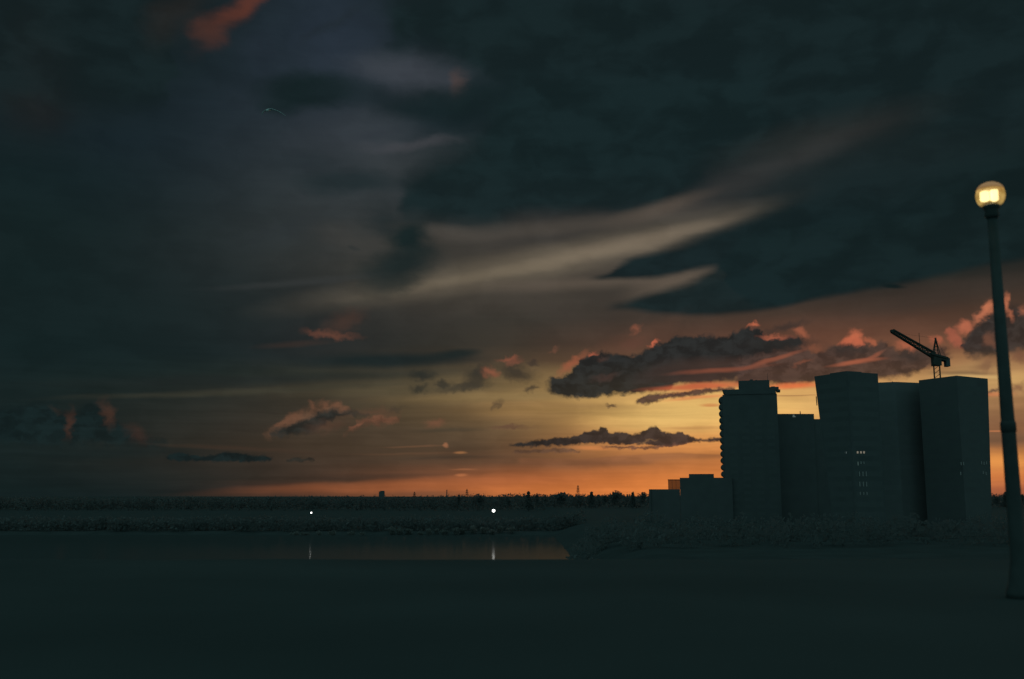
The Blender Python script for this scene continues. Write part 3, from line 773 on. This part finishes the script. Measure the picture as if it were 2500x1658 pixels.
# wing between, lower roof
P1, P2 = at(2120, 935, 352), at(2252, 934, 352)
wg = thing('office_wing', ((P1.x + P2.x) / 2, 352, ZB), 'lower flat roofed wing joining the flaring tower and the corner block', 'building')
b_ = bmesh.new(); zr = P1.z; Q = at_z(2185, 932.3, zr - EYE.z)
ringw = [(P1.x, P1.y), (Q.x, Q.y), (P2.x, P2.y), (P2.x + 4, P2.y + 16), (P1.x - 4, P1.y + 16)]
prism(b_, ringw, ZB, zr); obj('wall', b_, M_CONC3, wg)
fw = [face_frame(ringw, ringw, ZB, zr, 0), face_frame(ringw, ringw, ZB, zr, 1)]
for f in fw:
    for s in range(14):
        b_ = bmesh.new(); panel(b_, f, .05, .95, (s + .35) / 14.8, (s + .85) / 14.8, .004); obj('window', b_, M_GLASS2, wg)
v = at(2179, 932, 356); b_ = bmesh.new(); bar(b_, (v.x, 356, zr), (v.x, 356, zr + 1.0), .22, 8, .12); obj('roof_vent', b_, M_METAL, wg)
# right corner block
c0 = at(2335, 1200, 335)
cb_ = thing('office_block', (c0.x, 335, ZB), 'wide dark office block carrying the crane, right of the flaring tower', 'building')
ring3, ring30, zt3, f3 = corner_block(cb_, [(2243, 928.5), (2335, 917), (2411.5, 924.5)], 330, ZB, (0, 3.6), M_CONC2, 15)
for px, py in ((2346, 1132), (2352, 1132), (2396, 1130), (2402, 1131), (2408, 1130), (2345, 1156), (2400, 1154), (2407, 1156)): lit(f3[1], cb_, px, py, 3.4, 7, M_W3)

# apartment tower with scalloped balconies
D = 427
L, Rr = at(1763, 1100, D), at(1901, 1040, D)
ztop = at(1820, 949, D).z; x0, x1 = L.x, Rr.x - .6
ap = thing('apartment_tower', ((x0 + x1) / 2, D, ZB), 'apartment tower with scalloped balconies down its left side and a rooftop mast', 'building')
b_ = bmesh.new(); prism(b_, [(x0 + 1.1, D), (x1, D), (x1, D + 18), (x0 + 1.1, D + 18)], ZB, ztop - 2.4); obj('wall', b_, M_CONC, ap)
step = 16.55 * D / FPX
nb = 16
zb0 = at(1757, 966, D).z
for k in range(nb):
    zt = zb0 - k * step
    if zt - step < ZB: break
    b_ = bmesh.new(); hh = step * .96
    prof = []
    for j in range(9):
        f = j / 8; prof.append((1.1 + 1.25 * math.sin(math.pi * f) ** .7, -hh + hh * f))
    # half barrel bulging from the left wall, long in depth
    n = 12; rows = []
    for r, z in prof:
        rows.append([b_.verts.new((x0 + 1.3 - (r) * math.sin(math.pi * i / n) ** .35 * (.92), D + .6 + 9 * (1 - math.cos(math.pi * i / n)) / 1.1, zt + z)) for i in range(n + 1)])
    for a_, c_ in zip(rows, rows[1:]):
        for i in range(n): b_.faces.new((a_[i], a_[i + 1], c_[i + 1], c_[i]))
    b_.faces.new(rows[0]); b_.faces.new(rows[-1][::-1])
    obj('balcony', b_, M_CONC, ap)
# roof slab with flared left edge, penthouse, right parapet, mast
lt, lb_ = at(1764, 951, D), at(1773, 967, D); rt, rb = at(1897, 946, D), at(1893, 966, D)
b_ = bmesh.new()
prism(b_, [(lt.x, D - .3), (rt.x - 1.2, D - .3), (rt.x - 1.2, D + 17), (lt.x, D + 17)], ztop - 2.4 - .002, ztop - .2, [(lb_.x, D - .3), (rb.x, D - .3), (rb.x, D + 17), (lb_.x, D + 17)])
obj('roof', b_, M_CONC, ap)
b_ = bmesh.new(); q0, q1 = at(1799, 929, D + 3), at(1872.5, 929, D + 3); zq = q0.z
prism(b_, [(q0.x, D + 3), (q1.x, D + 3), (q1.x, D + 13), (q0.x, D + 13)], ztop - .25, zq)
for a_, w_, h_ in ((1815, 12, .35), (1826, 8, .75), (1838, 5, .5), (1850, 16, .3)):
    p = at(a_, 929, D + 6); box(b_, (p.x, D + 7, zq + h_ / 2), (w_ * .17, 2, h_))
obj('penthouse', b_, M_CONC, ap)
b_ = bmesh.new(); p, p2 = at(1875, 949, D + 2), at(1896, 949, D + 2)
box(b_, ((p.x + p2.x) / 2, D + 5, ztop + .0), (p2.x - p.x, 6, 1.5)); box(b_, (p.x + 1.4, D + 5, ztop + .85), (1.6, 3, .5)); box(b_, (p2.x - .2, D + 4, ztop - .9), (1.6, 5, .9)); obj('parapet', b_, M_CONC, ap)
p = at(1864, 912, D + 6); b_ = bmesh.new(); bar(b_, (p.x, D + 6, zq), (p.x, D + 6, p.z), .10, 6, .05); obj('mast', b_, M_METAL, ap)
for k in range(14):
    z = ZB + 3 + k * step
    if z > ztop - 5: break
    for j in range(4):
        xx = x0 + 3.5 + j * (x1 - x0 - 5) / 3.6
        b_ = bmesh.new(); box(b_, (xx + 1.6, D, z + .8), (3.0, .012, 1.4)); obj('window', b_, M_GLASS, ap)

bpy.context.view_layer.update()
ap.rotation_euler = (0, 0, -R(13.4))          # its side walls run straight away from the viewer

# low block behind, with the little pale sign
D = 436
p, q, s = at(1893, 1010.5, D), at(1987, 1008.5, D), at(2040, 1023, D)
mb = thing('flat_roofed_building', ((p.x + q.x) / 2, D, ZB), 'low flat roofed building in the gap between the two towers', 'building')
b_ = bmesh.new(); prism(b_, [(p.x - 2, D), (q.x, D), (q.x, D + 14), (p.x - 2, D + 14)], ZB, p.z); obj('wall', b_, M_CONC2, mb)
b_ = bmesh.new(); prism(b_, [(q.x + .002, D + .5), (s.x, D + .5), (s.x, D + 13), (q.x + .002, D + 13)], ZB, s.z); obj('stair_block', b_, M_CONC2, mb)
b_ = bmesh.new(); r0 = at(1953.5, 1004, D + 2); bar(b_, (r0.x, D + 2, p.z), (r0.x, D + 2, r0.z), .22, 8, .16); obj('roof_vent', b_, M_METAL, mb)
M_SIGN = glow('pale_sign_light', (.85, 1, .9), .075)
sg = at(1938.5, 1015.5, D - .1)
# a small pale wedge-shaped emblem with a notch
sgn = thing('roof_sign', (sg.x, D - .1, sg.z), 'tiny pale wedge shaped sign at the roof edge of the low building', 'sign')
b_ = bmesh.new(); pts = [(-.7, -.55), (.7, -.55), (.7, -.2), (.25, -.05), (.1, .55), (-.45, .55)]
va = [b_.verts.new((sg.x + u, D - .06, sg.z + w_)) for u, w_ in pts]; vb = [b_.verts.new((sg.x + u, D - .16, sg.z + w_)) for u, w_ in pts]
for i in range(6): b_.faces.new((va[i], va[(i + 1) % 6], vb[(i + 1) % 6], vb[i]))
b_.faces.new(vb); b_.faces.new(va[::-1]); obj('emblem', b_, M_SIGN, sgn)
b_ = bmesh.new(); box(b_, (sg.x, D - .03, sg.z - .1), (1.0, .05, .3)); obj('bracket', b_, M_METAL, sgn)

# stepped low block with a glazed end, left of the apartment tower
D = 430
lbk = thing('stepped_block', (at(1690, 1200, D).x, D, ZB), 'stepped low block left of the apartment tower with a brown glazed end room', 'building')
def slab(xa, xb, yt, d0, d1, name, zb_=ZB, m=M_CONC2):
    a_, c_ = at(xa, yt, D), at(xb, yt, D)
    b_ = bmesh.new(); prism(b_, [(a_.x, D + d0), (c_.x, D + d0), (c_.x, D + d1), (a_.x, D + d1)], zb_, a_.z); return obj(name, b_, m, lbk)
slab(1585, 1660, 1194.5, 0, 12, 'lower_wing')
slab(1660, 1785, 1166.5, .05, 6.5, 'wall')
za = at(1700, 1166.5, D).z
slab(1682, 1742, 1157, 2, 9, 'plant_room', za + .002)
mg = bpy.data.materials.new('brown_glazing'); mg.use_nodes = True; t = mg.node_tree; t.nodes.clear()
o_ = t.nodes.new('ShaderNodeOutputMaterial'); mx = t.nodes.new('ShaderNodeMixShader'); tr = t.nodes.new('ShaderNodeBsdfTransparent'); gl = t.nodes.new('ShaderNodeBsdfDiffuse')
tr.inputs[0].default_value = (.45, .45, .5, 1); gl.inputs[0].default_value = (.2, .15, .12, 1); mx.inputs[0].default_value = .12
t.links.new(tr.outputs[0], mx.inputs[1]); t.links.new(gl.outputs[0], mx.inputs[2]); t.links.new(mx.outputs[0], o_.inputs[0])
zlow = at(1600, 1194.5, D).z
a_, c_ = at(1632, 1172, D), at(1660, 1170, D)
b_ = bmesh.new(); quad(b_, [(a_.x, D + .3, zlow), (c_.x, D + .3, zlow), (c_.x, D + .3, a_.z), (a_.x, D + .3, a_.z)]); quad(b_, [(a_.x, D + .3, zlow), (a_.x, D + 6, zlow), (a_.x, D + 6, a_.z), (a_.x, D + .3, a_.z)])
quad(b_, [(a_.x, D + 6, zlow), (c_.x, D + 6, zlow), (c_.x, D + 6, a_.z), (a_.x, D + 6, a_.z)]); obj('glazing', b_, mg, lbk)
b_ = bmesh.new(); prism(b_, [(a_.x - .2, D + .1), (c_.x - .003, D + .1), (c_.x - .003, D + 6.2), (a_.x - .2, D + 6.2)], a_.z + .003, a_.z + .28)
for xx in (a_.x, (a_.x * 2 + c_.x) / 3, (a_.x + c_.x * 2) / 3): box(b_, (xx, D + .2, (zlow + a_.z) / 2), (.12, .12, a_.z - zlow))
obj('glazing_frame', b_, M_METAL, lbk)
p = at(1591, 1196, D); b_ = bmesh.new(); bar(b_, (p.x, D - .3, ZB), (p.x, D - .3, p.z + .2), .12, 6); obj('downpipe', b_, M_METAL, lbk)

lbk.rotation_euler = (0, 0, -R(9.8))

# ------------------------------------------------------------------ crane on the block's roof
DC = 350
cr0 = at(2288, 918, DC)
crn = thing('luffing_crane', (cr0.x, DC, zt3), 'dark luffing crane with raised lattice jib standing on the office block roof', 'crane')
k = DC / FPX
def cp_(px, py, dy=0.0): p = at(px, py, DC); return Vector((p.x, DC + dy, p.z))
b_ = bmesh.new()
w = .95; cx = cp_(2287.5, 905).x; rt_ = Matrix.Rotation(-R(23), 3, 'Z'); tw_ = lambda u, v, z: Vector((cx, DC, z)) + rt_ @ Vector((u * w, v * w, 0)); zmast0, zmast1 = zt3, cp_(2287, 892).z
for sx in (-1, 1):
    for sy in (-1, 1): bar(b_, tw_(sx, sy, zmast0), tw_(sx, sy, zmast1), .25, 6)
n = 4
for i in range(n):
    z0 = zmast0 + (zmast1 - zmast0) * i / n; z1 = zmast0 + (zmast1 - zmast0) * (i + 1) / n
    for sy in (-1, 1): bar(b_, tw_(-1, sy, z0), tw_(1, sy, z1), .05, 4)
    for sx in (-1, 1): bar(b_, tw_(sx, -1, z0), tw_(sx, 1, z1), .05, 4)
obj('tower', b_, M_STEEL, crn)
b_ = bmesh.new(); p = cp_(2286, 884); box(b_, (p.x, DC, p.z), (2.7, 2.6, 2.7)); box(b_, (p.x - 1.3, DC - 1.2, p.z - .3), (.9, 1.0, 1.6)); obj('cab', b_, M_STEEL, crn)
b_ = bmesh.new()
tip, heel = cp_(2178, 808), cp_(2280, 868); ax = (heel - tip).normalized(); nn = Vector((-ax.z, 0, ax.x))
if nn.z < 0: nn = -nn
def jp(f, s, d): # chord point along the jib
    hw = .50 + .42 * f; return tip.lerp(heel, f) + nn * (s * hw) + Vector((0, d * .6, 0))
for s in (-1, 1):
    for d in (-1, 1): bar(b_, jp(0, s, d), jp(1, s, d), .27, 5)
n = 18
for i in range(n):
    f0, f1_ = i / n, (i + 1) / n; a_ = 1 if i % 2 else -1
    for d in (-1, 1): bar(b_, jp(f0, a_, d), jp(f1_, -a_, d), .20, 4)
    for s in (-1, 1): bar(b_, jp(f0, s, -1), jp(f1_, s, 1), .10, 4)
box(b_, tip, (1.0, 1.3, .8)); obj('jib', b_, M_STEEL, crn)
b_ = bmesh.new(); tl = cp_(2312, 878); d_ = (tl - heel)
for s in (-1, 1):
    bar(b_, heel + Vector((-1.4, s * .8, .5)), tl + Vector((0, s * .8, .3)), .55, 6); bar(b_, heel + Vector((-.6, s * .8, -.7)), tl + Vector((-.4, s * .8, -.4)), .45, 6)
box(b_, (heel + tl) / 2 + Vector((-1.6, 0, -.2)), (2.6, 1.8, 2.0)); obj('counter_jib', b_, M_STEEL, crn)
b_ = bmesh.new(); p = cp_(2312, 885); box(b_, (p.x, DC, p.z), (1.35, 2.2, 3.0)); obj('counterweight', b_, M_CONC, crn)
b_ = bmesh.new(); ap_ = cp_(2284, 826)
for sy in (-1, 1):
    bar(b_, cp_(2279, 866, sy * .7), ap_ + Vector((0, sy * .12, 0)), .18, 5); bar(b_, cp_(2294, 868, sy * .7), ap_ + Vector((0, sy * .12, 0)), .18, 5)
for f in (.3, .5, .7):
    bar(b_, cp_(2279, 866).lerp(ap_, f), cp_(2294, 868).lerp(ap_, f), .12, 5)
bar(b_, ap_ + Vector((0, 0, -.9)), ap_ + Vector((0, 0, .2)), .32, 6); obj('a_frame', b_, M_STEEL, crn)
b_ = bmesh.new(); bar(b_, cp_(2246, 845), cp_(2243.5, 813), .13, 5, .09); obj('jib_mast', b_, M_STEEL, crn)
b_ = bmesh.new(); bar(b_, ap_, tl + Vector((0, 0, .5)), .03, 4); bar(b_, ap_, jp(.15, 1, 0), .025, 4); obj('pendant', b_, M_STEEL, crn)

# ------------------------------------------------------------------ lamp post close to the camera
DL = 16.0
gl_ = at(2418, 478, DL)
gz = height(gl_.x, DL)
lp = thing('street_lamp', (gl_.x, DL, gz), 'tall dark lamp post with a glowing amber globe, nearest thing at the right edge', 'street lamp')
zn = at(2424, 512, DL).z; zc = at(2460, 1042, DL).z; kk = DL / FPX
b_ = bmesh.new(); lathe(b_, [(.22, 0), (.22, .10), (.17, .25), (.118, .6), (.108, zc - gz - .12), (.104, zc - gz), (.074, zn - gz - .02)], (gl_.x, DL, gz), 24); obj('post', b_, M_METAL, lp, True)
b_ = bmesh.new(); lathe(b_, [(.106, -.09), (.119, -.08), (.119, .05), (.114, .07), (.104, .09)], (gl_.x, DL, zc), 24); obj('collar', b_, M_METAL, lp, True)
b_ = bmesh.new(); lathe(b_, [(.080, zn - .16), (.115, zn - .10), (.10, zn - .02), (.125, zn + .02), (.145, zn + .055), (.12, zn + .075), (.05, zn + .10)], (gl_.x, DL, 0), 24); obj('neck', b_, M_METAL, lp, True)
rG = 34.5 * kk; zg = gl_.z
# amber glass globe: faintly glowing, clear enough to show the bulbs
ma = bpy.data.materials.new('amber_globe_glass'); ma.use_nodes = True; t = ma.node_tree; t.nodes.clear()
o_ = t.nodes.new('ShaderNodeOutputMaterial'); mx = t.nodes.new('ShaderNodeMixShader'); tr = t.nodes.new('ShaderNodeBsdfTransparent'); em = t.nodes.new('ShaderNodeEmission')
nz = t.nodes.new('ShaderNodeTexNoise'); rp = t.nodes.new('ShaderNodeValToRGB'); tcn = t.nodes.new('ShaderNodeTexCoord')
nz.inputs['Scale'].default_value = 7; nz.inputs['Detail'].default_value = 3
rp.color_ramp.elements[0].position = .35; rp.color_ramp.elements[1].position = .68
rp.color_ramp.elements[0].color = (.30, .17, .040, 1); rp.color_ramp.elements[1].color = (.75, .50, .16, 1)
t.links.new(tcn.outputs['Object'], nz.inputs['Vector']); t.links.new(nz.outputs[0], rp.inputs[0]); t.links.new(rp.outputs[0], em.inputs[0]); em.inputs[1].default_value = 1.0
tr.inputs[0].default_value = (1, .9, .65, 1); mx.inputs[0].default_value = .55
t.links.new(tr.outputs[0], mx.inputs[1]); t.links.new(em.outputs[0], mx.inputs[2]); t.links.new(mx.outputs[0], o_.inputs[0])
prof = []
for j in range(4, 15):
    a_ = math.pi * j / 16; prof.append((rG * math.sin(a_) ** .85, -rG * .95 * math.cos(a_)))
prof = [(max(r_, .11), z) for r_, z in prof if z < rG * .38]
prof.append((rG * .945, rG * .40))
b_ = bmesh.new(); lathe(b_, prof, (gl_.x, DL, zg), 32)
bmesh.ops.delete(b_, geom=[f for f in b_.faces if len(f.verts) > 4], context='FACES_ONLY'); obj('globe', b_, ma, lp, True)
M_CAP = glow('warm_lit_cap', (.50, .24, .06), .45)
b_ = bmesh.new(); lathe(b_, [(rG * .95, rG * .403), (rG * .90, rG * .55), (rG * .82, rG * .68), (rG * .66, rG * .83), (rG * .40, rG * .96), (rG * .12, rG * 1.02)], (gl_.x, DL, zg), 32); obj('cap', b_, M_CAP, lp, True)
M_BULB = glow('bulb_light', (1, .90, .55), 3.2)
for px, py, w_, h_ in ((2404, 480, 11, 13), (2427, 475.5, 9.5, 17)):
    p = at(px, py, DL); b_ = bmesh.new(); r_b, hb = w_ * kk, h_ * kk
    lathe(b_, [(r_b * .5, -hb), (r_b, -hb * .8), (r_b, hb * .85), (r_b * .6, hb)], (p.x, DL, p.z), 16); obj('bulb', b_, M_BULB, lp, True)

# ------------------------------------------------------------------ gull
DG = 57.0
def gp(px, py, dy=0.0): p = at(px, py, DG); return Vector((p.x, DG + dy, p.z))
b_ = bmesh.new()
def loft(secs):
    rows = []
    for c, rx, ry, e, u in secs: rows.append([b_.verts.new(c + e * (rx * math.cos(2 * math.pi * i / 10)) + u * (ry * math.sin(2 * math.pi * i / 10))) for i in range(10)])
    for a_, c_ in zip(rows, rows[1:]):
        for i in range(10): b_.faces.new((a_[i], a_[(i + 1) % 10], c_[(i + 1) % 10], c_[i]))
    b_.faces.new(rows[0][::-1]); b_.faces.new(rows[-1])
h0, h1 = gp(652.5, 272.8, -.20), gp(656.5, 266.5, .16); d_ = (h1 - h0).normalized(); e_ = d_.orthogonal().normalized(); u_ = d_.cross(e_)
loft([(h0.lerp(h1, f), r_ * 1.3, r_ * 1.3, e_, u_) for f, r_ in ((0, .012), (.06, .035), (.18, .048), (.3, .045), (.5, .066), (.75, .055), (.95, .04), (1.15, .05), (1.3, .03))])
Y_, Z_ = Vector((0, 1, 0)), Vector((0, 0, 1))
loft([(gp(*q), rx, ry * 1.45, Y_, Z_) for q, rx, ry in (((655, 268.3), .11, .030), ((650.5, 268.8), .10, .026), ((646, 271.0), .085, .022), ((641.5, 273.8, .05), .07, .024), ((638.5, 276.5, .1), .045, .024), ((636.5, 278.5, .16), .012, .012))])
loft([(gp(*q), rx, ry * 1.45, Y_, Z_) for q, rx, ry in (((654, 268.0), .11, .030), ((659, 267.2), .11, .028), ((664, 267.0), .10, .026), ((671, 269.2), .09, .022), ((678, 271.2, .04), .075, .020), ((685, 273.8, .09), .055, .018), ((691, 277, .15), .035, .016), ((696.5, 279.8, .22), .010, .010))])
gm = bpy.data.materials.new('gull_plumage'); gm.use_nodes = True; t = gm.node_tree; b = t.nodes['Principled BSDF']
tcn = t.nodes.new('ShaderNodeTexCoord'); sp_ = t.nodes.new('ShaderNodeSeparateXYZ'); rp = t.nodes.new('ShaderNodeValToRGB'); mr = t.nodes.new('ShaderNodeMapRange')
xa, xb = gp(636, 270).x, gp(697, 270).x
mr.inputs[1].default_value = xa; mr.inputs[2].default_value = xb
t.links.new(tcn.outputs['Object'], sp_.inputs[0]); t.links.new(sp_.outputs[0], mr.inputs[0]); t.links.new(mr.outputs[0], rp.inputs[0]); t.links.new(rp.outputs[0], b.inputs['Base Color'])
els = rp.color_ramp.elements; els[0].position = .22; els[0].color = (.72, .74, .76, 1); els[1].position = .38; els[1].color = (.72, .74, .76, 1)
for pos, c_ in ((.255, (.88, .88, .86, 1)), (.35, (.88, .88, .86, 1))): q = els.new(pos); q.color = c_
b.inputs['Roughness'].default_value = .8
gull = obj('seagull', b_, gm, None, True)
rm = gull.modifiers.new('fuse', 'REMESH'); rm.mode = 'VOXEL'; rm.voxel_size = .011; rm.use_smooth_shade = True
tag(gull, 'white gull gliding with long bent wings high in the dark sky at left', 'bird')
